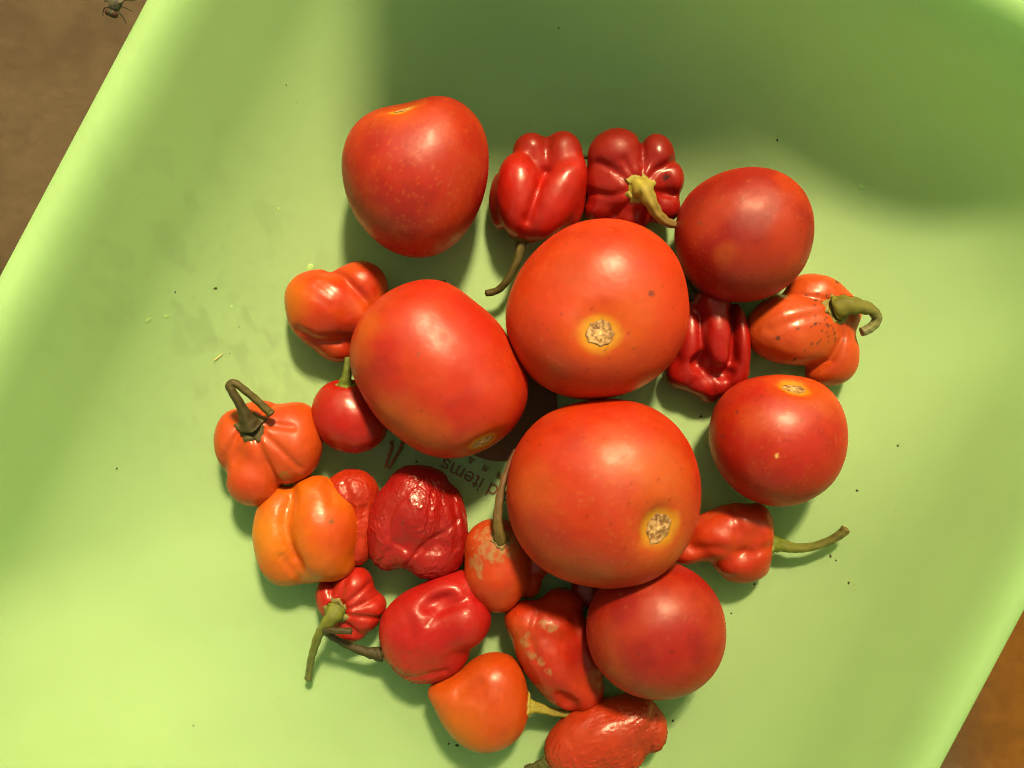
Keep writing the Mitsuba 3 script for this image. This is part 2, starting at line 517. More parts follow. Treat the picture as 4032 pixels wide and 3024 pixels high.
def tube_px(fr, pts, radii, sides=14, sub=8, seed=0, lump=0.12, thin=0.88):
    """a stem through (u, v, z) points, catmull-rom smoothed; (vertices in the fruit's own units, faces, 0..1 along)."""
    P = np.array([fr.loc(u, v, z) for u, v, z in pts])
    R = np.array(radii, float) * thin
    n = len(P)
    ext = np.vstack([2 * P[0] - P[1], P, 2 * P[-1] - P[-2]])
    er = np.concatenate([[R[0]], R, [R[-1]]])
    C, RR = [], []
    for i in range(n - 1):
        for t in np.linspace(0, 1, sub, endpoint=False):
            p0, p1, p2, p3 = ext[i:i + 4]
            C.append(0.5 * (2 * p1 + (p2 - p0) * t + (2 * p0 - 5 * p1 + 4 * p2 - p3) * t * t + (3 * p1 - p0 - 3 * p2 + p3) * t ** 3))
            RR.append(er[i + 1] * (1 - t) + er[i + 2] * t)
    C.append(P[-1])
    RR.append(R[-1])
    C, RR = np.array(C), np.array(RR)
    tan = np.gradient(C, axis=0)
    tan /= np.linalg.norm(tan, axis=1, keepdims=True) + 1e-9
    a = np.cross(tan[0], [0.3, 0.5, 0.8])
    V, along = [], []
    ang = np.arange(sides) / sides * 2 * np.pi
    rng = np.random.default_rng(seed + 77)
    ph = rng.random(3) * 6.28
    for i in range(len(C)):
        a = a - tan[i] * (a @ tan[i])
        a /= np.linalg.norm(a) + 1e-9
        b = np.cross(tan[i], a)
        rr = RR[i] * (1 + lump * 0.6 * np.sin(5 * ang + ph[0]) + lump * 0.7 * math.sin(i * 0.9 + ph[1]) * np.sin(2 * ang + ph[2]))
        V.append(C[i] + rr[:, None] * (np.cos(ang)[:, None] * a + np.sin(ang)[:, None] * b))
        along += [i / (len(C) - 1)] * sides
    m = len(C)
    V = np.vstack(V + [C[:1], C[-1:] + tan[-1:] * RR[-1] * 0.35])
    along += [0, 1]
    f = []
    for i in range(m - 1):
        for j in range(sides):
            k = (j + 1) % sides
            f += [[i * sides + j, i * sides + k, (i + 1) * sides + k], [i * sides + j, (i + 1) * sides + k, (i + 1) * sides + j]]
    for j in range(sides):
        k = (j + 1) % sides
        f += [[m * sides, k, j], [m * sides + 1, (m - 1) * sides + j, (m - 1) * sides + k]]
    return V, np.array(f), np.array(along)


def speckle(c, v, n_, seed, amount=0.05):
    """small brightness mottling of a skin."""
    return c * (1 + amount * (2 * nz(v, 18, seed, 2) - 1) + 0.6 * amount * (2 * nz(v, 70, seed + 4, 2) - 1))[:, None]


def spots(c, fr, v, dots, colour):
    for u, w, r in dots:
        p = fr.loc(u, w)
        d = np.hypot(v[:, 0] - p[0], v[:, 1] - p[1]) + 0.35 * r * (nz(v, 10, int(u) % 50, 2) - 0.5)
        m = (1 - sstep(r * 0.7, r * 1.15, d)) * (v[:, 2] > -30)
        c = lerp(c, colour, m * 0.9)
    return c


def stain(c, fr, v, blobs, colour, seed, sharp=0.3):
    """dry earth that clings to a skin: ragged blotches round given picture points."""
    q = nz(v, 22, seed, 4)
    for u, w, r in blobs:
        p = fr.loc(u, w)
        d = np.hypot(v[:, 0] - p[0], v[:, 1] - p[1]) / (0.85 * r)
        m = sstep(0.0, sharp, (1 - d) * 0.9 + (q - 0.55) * 1.6) * (v[:, 2] > -40)
        c = lerp(c, colour, m * (0.15 + 0.42 * sstep(0.3, 0.6, nz(v, 14, seed + 2, 2))))
    return c


def add_body(key, name, fr, step, wrinkle, colour, mat, box=None):
    v, f = fr.mesh(step, wrinkle)
    if box:
        fr.fit(box)
    c = np.clip(colour(fr, v), 0.002, 0.9)
    shape = mikit.ply((fr.world(v), f), mat, smooth=True, color=c)
    if name:
        part(key, name, shape)
    else:
        scene[key] = shape
    return fr


def add_stem(key, fr, pts, radii, c0, c1, calyx=None, calyx_colour=None, seed=0, name='stem'):
    V, F, t = tube_px(fr, pts, radii, seed=seed)
    c = 0.78 * lerp(c0, c1, sstep(0.0, 1.0, t)) * (0.6 + 0.5 * nz(V, 25, seed, 3) + 0.3 * (np.arange(len(V)) % 14 % 3 == 0))[:, None]
    c = lerp(c, np.asarray(c1) * [0.75, 0.6, 0.6], sstep(0.93, 0.99, t) * 0.8)
    part(key, name, mikit.ply((fr.world(V), F), 'mat_stem', smooth=True, color=c))
    if calyx:
        u, v, r = calyx[:3]
        P, F, t, n = patch(fr, u, v, r, calyx[3] if len(calyx) > 3 else 9, seed=seed, ragged=0.2, segs=48, point=fr.loc(u, v, pts[0][2]))
        cc = np.asarray(calyx_colour if calyx_colour is not None else c0)
        c = np.repeat(cc[None], len(P), 0) * (0.55 + 0.9 * nz(P, 16, seed + 5, 3))[:, None]
        part(key, 'calyx', mikit.ply((fr.world(P), F), 'mat_stem', smooth=True, color=c))


# colours (base colours, not what the sun makes of them)
SK = 0.53


def skin(r, g, b):
    return col(r, g, b) * SK


RED = skin(212, 46, 14)
DEEP = skin(186, 32, 16)
ORNG = skin(232, 86, 18)
EARTH = col(160, 122, 88)
OLIVE = col(96, 88, 40)
GREEN = col(108, 122, 46)
DARKST = col(68, 62, 36)

# ------------------------------------------------------------------ tomatoes


def tomato(label, u0, v0, lobes, k, base=RED, scar=None, dents=(), shoulder=None, seed=0, extra=None, tops=(), group=None, wr=None, box=None):
    key = thing('tomato', label, 'tomato', group)
    fr = Fruit(u0, v0, lobes, k, dents)
    sc = None
    if scar:
        sc = fr.loc(*scar[:3])

    def colour(fr, v):
        c = np.repeat(np.asarray(base)[None], len(v), 0)
        m = sstep(0.38, 0.72, nz(v, 170, seed, 3))
        c = lerp(c, skin(214, 66, 19), m * 0.55)
        c = lerp(c, np.asarray(base) * [0.74, 0.5, 0.8], sstep(0.48, 0.74, nz(v, 130, seed + 20, 4)) * 0.55)
        for (u, w, r, cc, amt) in tops:
            p = fr.loc(u, w)
            d = np.hypot(v[:, 0] - p[0], v[:, 1] - p[1]) / r + 0.5 * (nz(v, 60, seed + 3, 3) - 0.5)
            c = lerp(c, cc, (1 - sstep(0.2, 1.0, d)) * amt)
        if sc is not None:
            d = np.linalg.norm(v - scar_at[0], axis=1)
            d = d * (1 + 0.35 * (nz(v, 40, seed + 6, 2) - 0.5))
            r = scar[3]
            c = lerp(c, skin(226, 96, 20), (1 - sstep(r * 1.2, r * 3.8, d)) * 0.5)
            c = lerp(c, skin(236, 172, 35), (1 - sstep(r * 0.95, r * 1.8, d)) * 0.7)
        # pale freckles of the skin
        fk = sstep(0.80, 0.86, meshkit.noise(v / 9.0, seed + 8))
        c = lerp(c, skin(220, 120, 60), fk * 0.28)
        c = lerp(c, np.asarray(base) * 0.3, sstep(0.9, 0.93, meshkit.noise(v / 8.0, seed + 31)) * 0.5)
        if extra:
            c = extra(fr, v, c)
        c = c * np.array([1.03, 1.15, 0.9])
        return speckle(c, v, None, seed, 0.06)
    scar_at = [None]
    if sc is not None:
        scar_at[0] = fr.project(sc[None].copy(), 15)[0]
    add_body(key, 'skin' if scar else None, fr, 9.0, wr or gentle(7, 150, seed), colour, 'mat_tomato', box)
    if scar:
        P, F, t, n = patch(fr, 0, 0, scar[3], 5, seed=seed, ragged=0.09, segs=56, rings_=12, point=sc, relief=0.75,
                           rot=scar[4] if len(scar) > 4 else 0, stretch=scar[5] if len(scar) > 5 else 1.0)
        q = nz(P, 12, seed + 4, 3)
        c = lerp(col(122, 88, 50), col(192, 154, 106), sstep(0.35, 0.65, q))
        c = lerp(c, col(92, 58, 30), sstep(0.55, 0.75, nz(P, 16, seed + 9, 3)) * (t > 0.12))
        c = lerp(c, col(120, 84, 44), sstep(0.8, 1.0, t) * 0.7)
        c = lerp(c, col(206, 172, 126), 1 - sstep(0.08, 0.2, t))
        part(key, 'stem_scar', mikit.ply((fr.world(P), F), 'mat_stem', smooth=True, color=c))
    return fr


OG = skin(226, 92, 20)
tomato('large deep red oval tomato at the upper left, scar on its top edge', 1635, 700,
       [(1715, 640, 10, 205, 252, 250, 12), (1545, 670, 0, 195, 235, 240, -14), (1640, 780, 0, 212, 228, 240, 0)], 130, base=skin(192, 28, 18),
       scar=(1594, 455, 170, 34, 0, 1.1), dents=[(1588, 402, 175, 95, 66, 80, -25, 60)], box=(1345, 1925, 378, 1015), seed=3,
       tops=[(1560, 470, 170, OG, 0.25), (1790, 520, 130, OG, 0.2)])
tomato('dark red round tomato in the shade at the upper right, without a visible scar', 2930, 922,
       [(3000, 850, 0, 200, 190, 215, 20), (2860, 890, 0, 195, 195, 215, 0), (2900, 1010, 0, 200, 180, 205, 0), (3000, 960, 0, 200, 200, 215, 0)], 120, base=skin(172, 26, 19), box=(2655, 3207, 657, 1190), seed=11,
       tops=[(2815, 1035, 70, skin(206, 84, 24), 0.7), (2950, 1090, 180, skin(196, 60, 20), 0.6), (2800, 850, 90, skin(200, 62, 24), 0.5), (3060, 960, 110, skin(196, 56, 20), 0.5)],
       extra=lambda fr, v, c: spots(c, fr, v, [(2797, 830, 6), (2736, 823, 5), (2724, 908, 9), (2818, 1030, 4), (2880, 830, 5)], col(120, 50, 36)))
tomato('orange red tomato in the middle, pale scar facing up in a yellow ring', 2352, 1215,
       [(2440, 1190, 0, 238, 262, 265, 15), (2275, 1215, 0, 245, 245, 260, 0), (2400, 1340, 0, 270, 215, 260, -25), (2270, 1330, 0, 215, 190, 250, 30), (2375, 1085, 0, 235, 218, 245, 0)], 120, base=skin(220, 58, 15),
       scar=(2342, 1330, 300, 50, 20, 1.0), dents=[(2342, 1334, 330, 60, 60, 26, 0, 80)], box=(1990, 2715, 860, 1575), seed=21,
       tops=[(2240, 1090, 160, skin(222, 84, 20), 0.35), (2450, 1300, 140, OG, 0.5), (2500, 1180, 120, OG, 0.35)],
       extra=lambda fr, v, c: spots(c, fr, v, [(2519, 1183, 13), (2498, 1316, 4), (2212, 1255, 4)], col(92, 34, 28)))
tomato('red oblong tomato lying aslant left of the middle, scar on its lower end', 1728, 1455,
       [(1610, 1310, 0, 185, 262, 250, 50), (1728, 1455, 0, 240, 312, 290, 54), (1850, 1600, 0, 190, 262, 250, 58)], 130, base=skin(206, 40, 20),
       scar=(1925, 1765, 130, 40, 0, 1.15), dents=[(1935, 1790, 150, 85, 46, 60, -30, 70)], box=(1375, 2080, 1100, 1805), seed=31,
       tops=[(1480, 1290, 90, skin(224, 96, 24), 0.6), (1600, 1640, 160, OG, 0.5), (1720, 1690, 120, OG, 0.6), (1450, 1400, 80, OG, 0.4)],
       extra=lambda fr, v, c: spots(c, fr, v, [(1677, 1400, 7), (1460, 1563, 5), (1592, 1139, 6)], col(120, 44, 34)))
tomato('largest orange red tomato below the middle, brown corky scar near its lower right edge', 2378, 1944,
       [(2330, 1850, 0, 290, 255, 280, 0), (2480, 1900, 0, 262, 285, 285, 0), (2270, 2000, 0, 255, 265, 275, 0), (2420, 2040, 0, 275, 255, 280, 20)], 130, base=skin(212, 50, 15),
       scar=(2548, 2042, 255, 54, 70, 1.15), dents=[(2556, 2050, 290, 60, 66, 30, 0, 80)], box=(1993, 2762, 1570, 2318), seed=47,
       tops=[(2400, 1760, 150, OG, 0.5), (2560, 1850, 170, skin(224, 110, 24), 0.5), (2120, 1900, 130, OG, 0.5), (2600, 2150, 130, OG, 0.5), (2300, 2180, 150, skin(200, 70, 24), 0.4)])
tomato('red round tomato at the right, pale oval scar on its upper edge', 3065, 1735,
       [(2985, 1690, 0, 190, 205, 215, 0), (3150, 1690, 0, 185, 210, 215, 0), (3090, 1810, 0, 200, 185, 210, 0), (3030, 1760, 0, 220, 215, 225, 0)], 110, base=skin(204, 38, 20),
       scar=(3095, 1512, 120, 44, 12, 1.15), dents=[(3103, 1478, 145, 95, 50, 70, 10, 60)], box=(2790, 3340, 1475, 1995), seed=53,
       tops=[(3200, 1560, 110, OG, 0.5), (2900, 1650, 100, OG, 0.35)],
       extra=lambda fr, v, c: spots(spots(c, fr, v, [(2851, 1617, 6), (2803, 1720, 6)], col(100, 36, 30)), fr, v, [(2982, 1785, 9)], col(206, 160, 110)))
tomato('plain deep red round tomato at the lower right, skin unbroken save one short crease', 2585, 2482,
       [(2600, 2400, 0, 205, 195, 225, 0), (2660, 2500, 0, 200, 215, 225, 0), (2500, 2480, 0, 195, 215, 225, 0), (2580, 2570, 0, 205, 185, 215, 0)], 120, base=skin(186, 30, 22), box=(2307, 2860, 2208, 2757), seed=61,
       tops=[(2800, 2450, 90, skin(206, 62, 24), 0.5), (2560, 2690, 150, skin(186, 56, 27), 0.5)])

# ------------------------------------------------------------------ peppers


def pepper(label, u0, v0, lobes, k, base, second=None, grooves=(), dents=(), seed=0, wr=None, paint=None, step=7.0, groove=(0.6, 1.35), name='bonnet_pepper', body='body', group=None):
    key = thing(name, label, 'pepper', group)
    fr = Fruit(u0, v0, lobes, k, dents, grooves, groove=groove)
    lift = np.array([1.0, 1.22, 1.0])

    def colour(fr, v):
        c = np.repeat(np.asarray(base)[None], len(v), 0)
        m = sstep(0.35, 0.7, nz(v, 90, seed, 3))
        c = lerp(c, second if second is not None else np.asarray(base) * [0.85, 0.7, 0.9], m * 0.6)
        if paint:
            c = paint(fr, v, c)
        c = c * lift
        return speckle(c, v, None, seed, 0.07)
    add_body(key, body, fr, step, wr or gentle(6, 60, seed), colour, 'mat_pepper')
    return key, fr


def fade(fr, v, c, u, w, r, colour, amt=0.8):
    p = fr.loc(u, w)
    d = np.hypot(v[:, 0] - p[0], v[:, 1] - p[1]) / r
    return lerp(c, colour, (1 - sstep(0.1, 1.0, d)) * amt)


# top, next to the upper left tomato
k1, f1 = pepper('glossy red two-lobed pepper at the top with its stem pointing down to the left', 2115, 735,
                [(2044, 768, 35, 92, 166, 105, 0), (2190, 780, 35, 185, 92, 105, 118), (2092, 596, -15, 74, 74, 85, 0), (2216, 608, -10, 80, 92, 92, 0), (2160, 640, -30, 110, 90, 90, 0),
                 (1968, 785, -40, 44, 112, 75, 0), (2130, 720, -35, 130, 170, 105, 0), (2080, 890, -15, 85, 62, 80, 0), (2240, 760, -20, 68, 140, 85, 0)], 24, skin(208, 30, 19), DEEP,
                grooves=[(22, 14, [(2145, 690), (2128, 740), (2098, 815), (2072, 880)]), (16, 16, [(2150, 560), (2152, 690)]), (14, 22, [(2030, 625), (2080, 655), (2145, 700), (2200, 670), (2250, 650)])], seed=5)
add_stem(k1, f1, [(2050, 930, -10), (2052, 960, -5), (2035, 1030, 0), (1995, 1105, -15), (1958, 1140, -35), (1912, 1152, -40)], [34, 24, 17, 17, 16, 15], OLIVE * 0.8, OLIVE * 0.6, seed=2,
         calyx=(2050, 925, 42, 8), calyx_colour=OLIVE * 0.8)
k2, f2 = pepper('dark red ribbed pepper at the top with a thick yellow green stem facing up', 2490, 725,
                [(2480, 735, -10, 150, 140, 135, 0), (2424, 622, 20, 112, 108, 115, 0), (2580, 630, 10, 74, 96, 100, 0), (2640, 712, 0, 52, 72, 85, 0), (2610, 815, -15, 72, 62, 75, 0),
                 (2370, 820, -25, 66, 56, 75, 0), (2480, 868, -20, 70, 48, 80, 0), (2360, 720, -10, 58, 80, 85, 0)], 28, skin(172, 22, 19), skin(190, 34, 22),
                grooves=[(20, 11, [(2500, 760), (2518, 680), (2520, 560)]), (18, 11, [(2520, 750), (2570, 690), (2650, 645)]), (16, 11, [(2530, 770), (2640, 778)]),
                         (16, 11, [(2480, 760), (2400, 690), (2350, 660)]), (14, 10, [(2480, 770), (2400, 790), (2320, 765)]), (10, 9, [(2490, 740), (2440, 660)]), (14, 10, [(2505, 785), (2420, 850)])],
                dents=[(2502, 768, 160, 46, 46, 40, 0, 50)], seed=8,
                paint=lambda fr, v, c: spots(c, fr, v, [(2606, 718, 12), (2618, 712, 6)], col(50, 16, 20)))
add_stem(k2, f2, [(2500, 762, 85), (2516, 772, 120), (2535, 812, 135), (2566, 860, 120), (2602, 890, 105), (2642, 902, 95)], [54, 46, 32, 25, 21, 17], col(164, 154, 62), col(128, 104, 56), seed=3,
         calyx=(2502, 764, 58, 14), calyx_colour=col(140, 134, 60))
# left side
k3, f3 = pepper('orange red folded pepper at the left, touching the oblong tomato, no stem showing', 1300, 1210,
                [(1290, 1205, 20, 150, 140, 130, 10), (1225, 1170, 10, 85, 80, 100, 0), (1425, 1120, -10, 100, 92, 110, 20), (1312, 1358, -45, 88, 64, 80, 20), (1430, 1230, -10, 80, 110, 100, 0), (1240, 1260, 0, 88, 90, 95, 0)], 44,
                skin(214, 52, 20), ORNG, grooves=[(24, 15, [(1300, 1075), (1370, 1105), (1425, 1160), (1465, 1215)]), (6, 12, [(1290, 1130), (1350, 1185), (1385, 1250)]), (5, 12, [(1250, 1165), (1330, 1215)]), (16, 12, [(1195, 1300), (1260, 1340), (1340, 1350)])],
                seed=14, paint=lambda fr, v, c: fade(fr, v, c, 1150, 1190, 150, skin(236, 116, 20), 0.85))
k4, f4 = pepper('small smooth dark red pepper tucked under the left side of the oblong tomato', 1376, 1632,
                [(1366, 1615, 0, 136, 128, 125, 0), (1400, 1680, 0, 122, 100, 115, 0)], 60, skin(196, 26, 19), DEEP, dents=[(1372, 1490, 40, 50, 30, 50, 0, 40)], seed=17)
add_stem(k4, f4, [(1368, 1512, 40), (1374, 1488, 55), (1378, 1450, 60), (1380, 1410, 55)], [36, 22, 17, 15], GREEN, GREEN * 0.8, seed=4, calyx=(1372, 1505, 42, 9), calyx_colour=GREEN * 0.8)
k5, f5 = pepper('pale orange lobed pepper leftmost of all, with a dark stem bent back over it', 1060, 1740,
                [(1060, 1735, 0, 150, 140, 140, 0), (928, 1735, 0, 78, 125, 110, 0), (1006, 1872, 10, 112, 120, 118, 0), (1172, 1750, 10, 100, 130, 125, 0), (1015, 1640, -15, 75, 62, 95, 0), (1160, 1655, -15, 88, 72, 100, 0), (1130, 1820, 0, 95, 85, 105, 0)], 30,
                skin(222, 78, 27), skin(216, 60, 24),
                grooves=[(24, 13, [(1035, 1700), (1075, 1790), (1100, 1870), (1110, 1930)]), (18, 12, [(975, 1700), (915, 1790), (900, 1880)]), (14, 10, [(1060, 1690), (1140, 1760), (1200, 1830)]), (14, 10, [(1075, 1665), (1180, 1680)]), (14, 10, [(1040, 1650), (1080, 1600)]), (12, 10, [(985, 1660), (930, 1640)]), (10, 10, [(1000, 1710), (960, 1810)])],
                dents=[(1022, 1672, 172, 46, 42, 40, 0, 40)], seed=23, wr=gentle(7, 70, 23),
                paint=lambda fr, v, c: stain(fade(fr, v, c, 870, 1760, 110, skin(214, 96, 40), 0.6), fr, v, [(1146, 1868, 26)], col(110, 84, 30), 3))
add_stem(k5, f5, [(1022, 1672, 118), (1014, 1645, 140), (1003, 1600, 165), (978, 1545, 190), (966, 1518, 195), (985, 1508, 193), (1020, 1535, 185), (1058, 1570, 172), (1095, 1608, 160), (1112, 1624, 155)],
         [50, 32, 21, 18, 17, 16, 16, 16, 17, 19], DARKST, OLIVE * 0.9, seed=5, calyx=(1022, 1673, 60, 14), calyx_colour=DARKST * 1.1)
k6, f6 = pepper('yellow and orange two-lobed pepper at the lower left, wrinkled skin', 1210, 2095,
                [(1108, 2115, 5, 106, 188, 130, -5), (1278, 2085, 30, 128, 196, 145, -6), (1240, 1935, 10, 88, 62, 100, 0), (1330, 2060, 10, 86, 130, 110, 0), (1320, 2210, 0, 80, 66, 90, 0), (1190, 2220, -5, 110, 80, 105, 0), (1120, 2010, 0, 80, 90, 105, 0)], 26,
                skin(232, 104, 20), skin(228, 84, 20),
                grooves=[(15, 16, [(1180, 1925), (1150, 1990), (1144, 2050), (1172, 2125), (1208, 2195), (1196, 2280)]), (12, 10, [(1140, 2170), (1195, 2260)]), (14, 12, [(1300, 1900), (1330, 1960)])],
                seed=29, wr=wrinkles(1.5, 20, 34, 8, 6, where=lambda v: 0.25 + 0.75 * sstep(90, 20, np.abs(v[:, 0] + 60))),
                paint=lambda fr, v, c: spots(fade(fr, v, fade(fr, v, c, 1060, 2100, 170, skin(238, 132, 27), 0.75), 1370, 2080, 150, skin(224, 66, 19), 0.7), fr, v, [(1335, 2030, 10)], col(120, 60, 30)))
k7, f7 = pepper('red orange wrinkled pepper half hidden behind the yellow and orange one', 1400, 2010,
                [(1385, 1945, -10, 104, 96, 95, 0), (1418, 2060, -20, 70, 130, 90, 0), (1405, 2150, -25, 62, 80, 80, 0), (1330, 2010, -30, 70, 120, 80, 0)], 30, skin(206, 52, 22), DEEP,
                grooves=[(16, 12, [(1370, 1900), (1395, 1960), (1400, 2040)]), (12, 10, [(1440, 1990), (1430, 2090), (1410, 2180)])], seed=33, wr=wrinkles(3.7, 70, 36, 9, 8))
add_stem(k7, f7, [(1468, 2010, -25), (1474, 1990, -20), (1478, 1965, -15)], [16, 14, 12], DARKST * 0.8, DARKST * 0.7, seed=6)
k8, f8 = pepper('dark crimson shrivelled pepper left of the lettering, skin full of creases', 1645, 2060,
                [(1545, 2060, 10, 92, 172, 120, 8), (1640, 2010, 25, 125, 170, 130, 0), (1765, 2070, -10, 76, 172, 110, -6), (1700, 2190, 0, 108, 88, 105, 0), (1530, 2160, 0, 66, 78, 95, 0), (1610, 2160, 25, 70, 66, 105, -30), (1650, 1895, 5, 110, 62, 100, 0)], 24,
                skin(184, 24, 24), skin(164, 20, 20),
                grooves=[(11, 8, [(1672, 1860), (1640, 1900), (1580, 1965), (1552, 2020), (1548, 2085)]), (16, 10, [(1770, 1880), (1785, 1960), (1800, 2050), (1800, 2140)]), (9, 7, [(1805, 2035), (1760, 2080), (1690, 2110), (1640, 2170), (1605, 2210)]), (9, 8, [(1500, 2215), (1540, 2150)]), (6, 8, [(1720, 1880), (1705, 1980), (1690, 2080)]), (6, 9, [(1540, 2100), (1600, 2130), (1640, 2160)])],
                seed=37, wr=wrinkles(4.2, 78, 50, 9, 10), step=5.0,
                paint=lambda fr, v, c: spots(c, fr, v, [(1605, 2037, 6), (1633, 1948, 6), (1750, 1947, 6), (1688, 2075, 5)], col(90, 24, 24)))
# bottom left
k9, f9 = pepper('small red ribbed pepper at the bottom left with a long green stem', 1385, 2385,
                [(1375, 2375, 0, 105, 92, 95, 0), (1398, 2305, 5, 74, 76, 85, 0), (1462, 2385, 0, 60, 56, 75, 0), (1372, 2478, -10, 74, 48, 70, 10), (1432, 2440, -5, 60, 48, 70, 0), (1290, 2350, -10, 46, 76, 72, 0)], 22,
                skin(204, 38, 27), skin(196, 28, 22),
                grooves=[(15, 9, [(1345, 2370), (1365, 2310), (1380, 2240)]), (14, 8, [(1355, 2375), (1410, 2330), (1460, 2290)]), (14, 8, [(1360, 2385), (1430, 2365), (1485, 2345)]), (13, 8, [(1360, 2395), (1430, 2410), (1510, 2425)]), (12, 8, [(1325, 2370), (1310, 2290)]), (12, 8, [(1345, 2410), (1390, 2455), (1420, 2490)])],
                seed=41, dents=[(1335, 2385, 105, 38, 38, 34, 0, 36)])
add_stem(k9, f9, [(1338, 2382, 72), (1328, 2402, 98), (1300, 2436, 105), (1272, 2480, 85), (1248, 2540, 50), (1230, 2590, 20), (1213, 2655, -20), (1206, 2684, -35)], [46, 36, 22, 19, 17, 16, 16, 17], col(112, 122, 46), col(112, 122, 70), seed=7,
         calyx=(1338, 2386, 50, 10), calyx_colour=col(110, 108, 60))
k10, f10 = pepper('large glossy red pepper with a dented top and a dark stem curling left', 1712, 2470,
                  [(1690, 2480, 0, 178, 152, 140, -25), (1830, 2430, 15, 104, 116, 125, 0), (1760, 2330, 0, 116, 72, 105, -15), (1850, 2310, -25, 62, 56, 75, 0), (1625, 2585, -10, 112, 86, 110, 25), (1585, 2480, 0, 90, 108, 112, 0), (1720, 2600, -20, 130, 82, 100, -20), (1650, 2400, 5, 90, 80, 110, 0)], 34,
                  skin(202, 26, 27), skin(206, 34, 27), grooves=[(9, 16, [(1600, 2380), (1630, 2410), (1640, 2470)]), (10, 11, [(1700, 2420), (1745, 2385), (1830, 2345)]), (12, 10, [(1530, 2610), (1620, 2640), (1760, 2620)])],
                  dents=[(1738, 2345, 122, 70, 34, 52, -20, 30)], seed=43, wr=wrinkles(3.1, 150, 26, 8, 12, where=lambda v: 0.25 + 0.75 * sstep(40, -120, v[:, 1]) * sstep(80, -60, v[:, 0])),
                  paint=lambda fr, v, c: fade(fr, v, c, 1620, 2610, 170, skin(206, 54, 35), 0.6))
add_stem(k10, f10, [(1505, 2582, -20), (1475, 2575, -10), (1440, 2566, 0), (1380, 2540, 10), (1325, 2502, 35), (1297, 2468, 70), (1312, 2456, 95), (1355, 2455, 105), (1403, 2457, 100)], [34, 28, 21, 17, 15, 14, 14, 14, 15], DARKST, DARKST * 1.1, seed=8,
         calyx=(1512, 2588, 40, 8), calyx_colour=col(150, 132, 50))
k11, f11 = pepper('orange oval pepper with a dusty top and a long stem reaching up to the lettering', 1962, 2230,
                  [(1962, 2225, 10, 130, 155, 130, 0), (1952, 2140, 10, 118, 98, 115, 0), (1962, 2350, 0, 66, 58, 80, 0), (2110, 2210, -55, 72, 80, 80, 0), (2080, 2310, -70, 52, 60, 60, 0), (1950, 2270, 5, 108, 100, 115, 0)], 34,
                  skin(222, 68, 22), skin(214, 54, 22), grooves=[(14, 12, [(2060, 2110), (2090, 2190), (2092, 2290)])], seed=45,
                  paint=lambda fr, v, c: stain(fade(fr, v, fade(fr, v, c, 1945, 2105, 110, skin(190, 84, 49), 0.5), 2120, 2240, 70, skin(176, 36, 24), 0.8), fr, v, [(1930, 2120, 72), (2010, 2120, 70), (1880, 2190, 40), (1890, 2230, 26), (1960, 2160, 40)], EARTH * 0.75, 5), step=5.5)
add_stem(k11, f11, [(1972, 2106, 110), (1970, 2085, 135), (1962, 2035, 150), (1965, 1980, 145), (1978, 1905, 125), (2003, 1830, 95), (2029, 1766, 70)], [36, 26, 20, 19, 17, 13, 9], col(110, 96, 46), col(104, 72, 50), seed=9,
         calyx=(1972, 2106, 40, 8), calyx_colour=col(120, 100, 60))
k12, f12 = pepper('bright orange heart-shaped pepper at the bottom with a blunt tip on its left', 1900, 2765,
                  [(1905, 2775, 0, 158, 158, 140, 0), (1950, 2665, 0, 112, 92, 115, 0), (1755, 2728, 0, 52, 48, 70, 0), (1715, 2727, 0, 22, 20, 26, 0), (1920, 2850, -5, 128, 96, 115, 0), (1815, 2770, 0, 88, 100, 105, 0), (1990, 2770, 0, 84, 110, 115, 0)], 44,
                  skin(228, 82, 19), skin(224, 70, 19), grooves=[(14, 16, [(1815, 2700), (1850, 2670), (1890, 2655)])], seed=49,
                  paint=lambda fr, v, c: fade(fr, v, c, 1790, 2850, 200, skin(236, 118, 24), 0.7))
add_stem(k12, f12, [(2052, 2778, 0), (2082, 2783, 0), (2120, 2790, -5), (2180, 2810, -15), (2235, 2820, -25), (2285, 2826, -35)], [42, 34, 23, 19, 18, 17], col(176, 168, 66), col(120, 110, 52), seed=10,
         calyx=(2060, 2778, 50, 8), calyx_colour=col(150, 140, 66))
k13, f13 = pepper('orange red long pepper beside the lowest tomato, marked with dry earth', 2190, 2570,
                  [(2155, 2570, 10, 205, 112, 130, 60), (2085, 2440, 10, 98, 72, 105, 10), (2265, 2530, -20, 205, 78, 100, 66), (2300, 2740, -15, 80, 58, 80, -20), (2220, 2380, -35, 80, 52, 70, 0), (2230, 2690, -5, 110, 88, 100, 40), (2170, 2440, 10, 90, 70, 110, 0)], 32,
                  skin(214, 50, 20), skin(196, 34, 20), grooves=[(15, 13, [(2110, 2400), (2085, 2470), (2110, 2560)]), (18, 18, [(2200, 2700), (2250, 2745), (2270, 2800)]), (10, 12, [(2250, 2420), (2275, 2500), (2300, 2600)])],
                  dents=[(2245, 2765, 110, 30, 60, 40, -30, 36)], seed=51, wr=gentle(9, 50, 14), step=5.5,
                  paint=lambda fr, v, c: stain(fade(fr, v, fade(fr, v, c, 2030, 2480, 120, skin(224, 82, 24), 0.7), 2300, 2560, 120, skin(170, 24, 19), 0.7), fr, v, [(2165, 2440, 30), (2130, 2425, 20), (2065, 2500, 30), (2090, 2540, 34), (2125, 2565, 24), (2150, 2600, 20), (2075, 2470, 22)], EARTH * 0.72, 7))
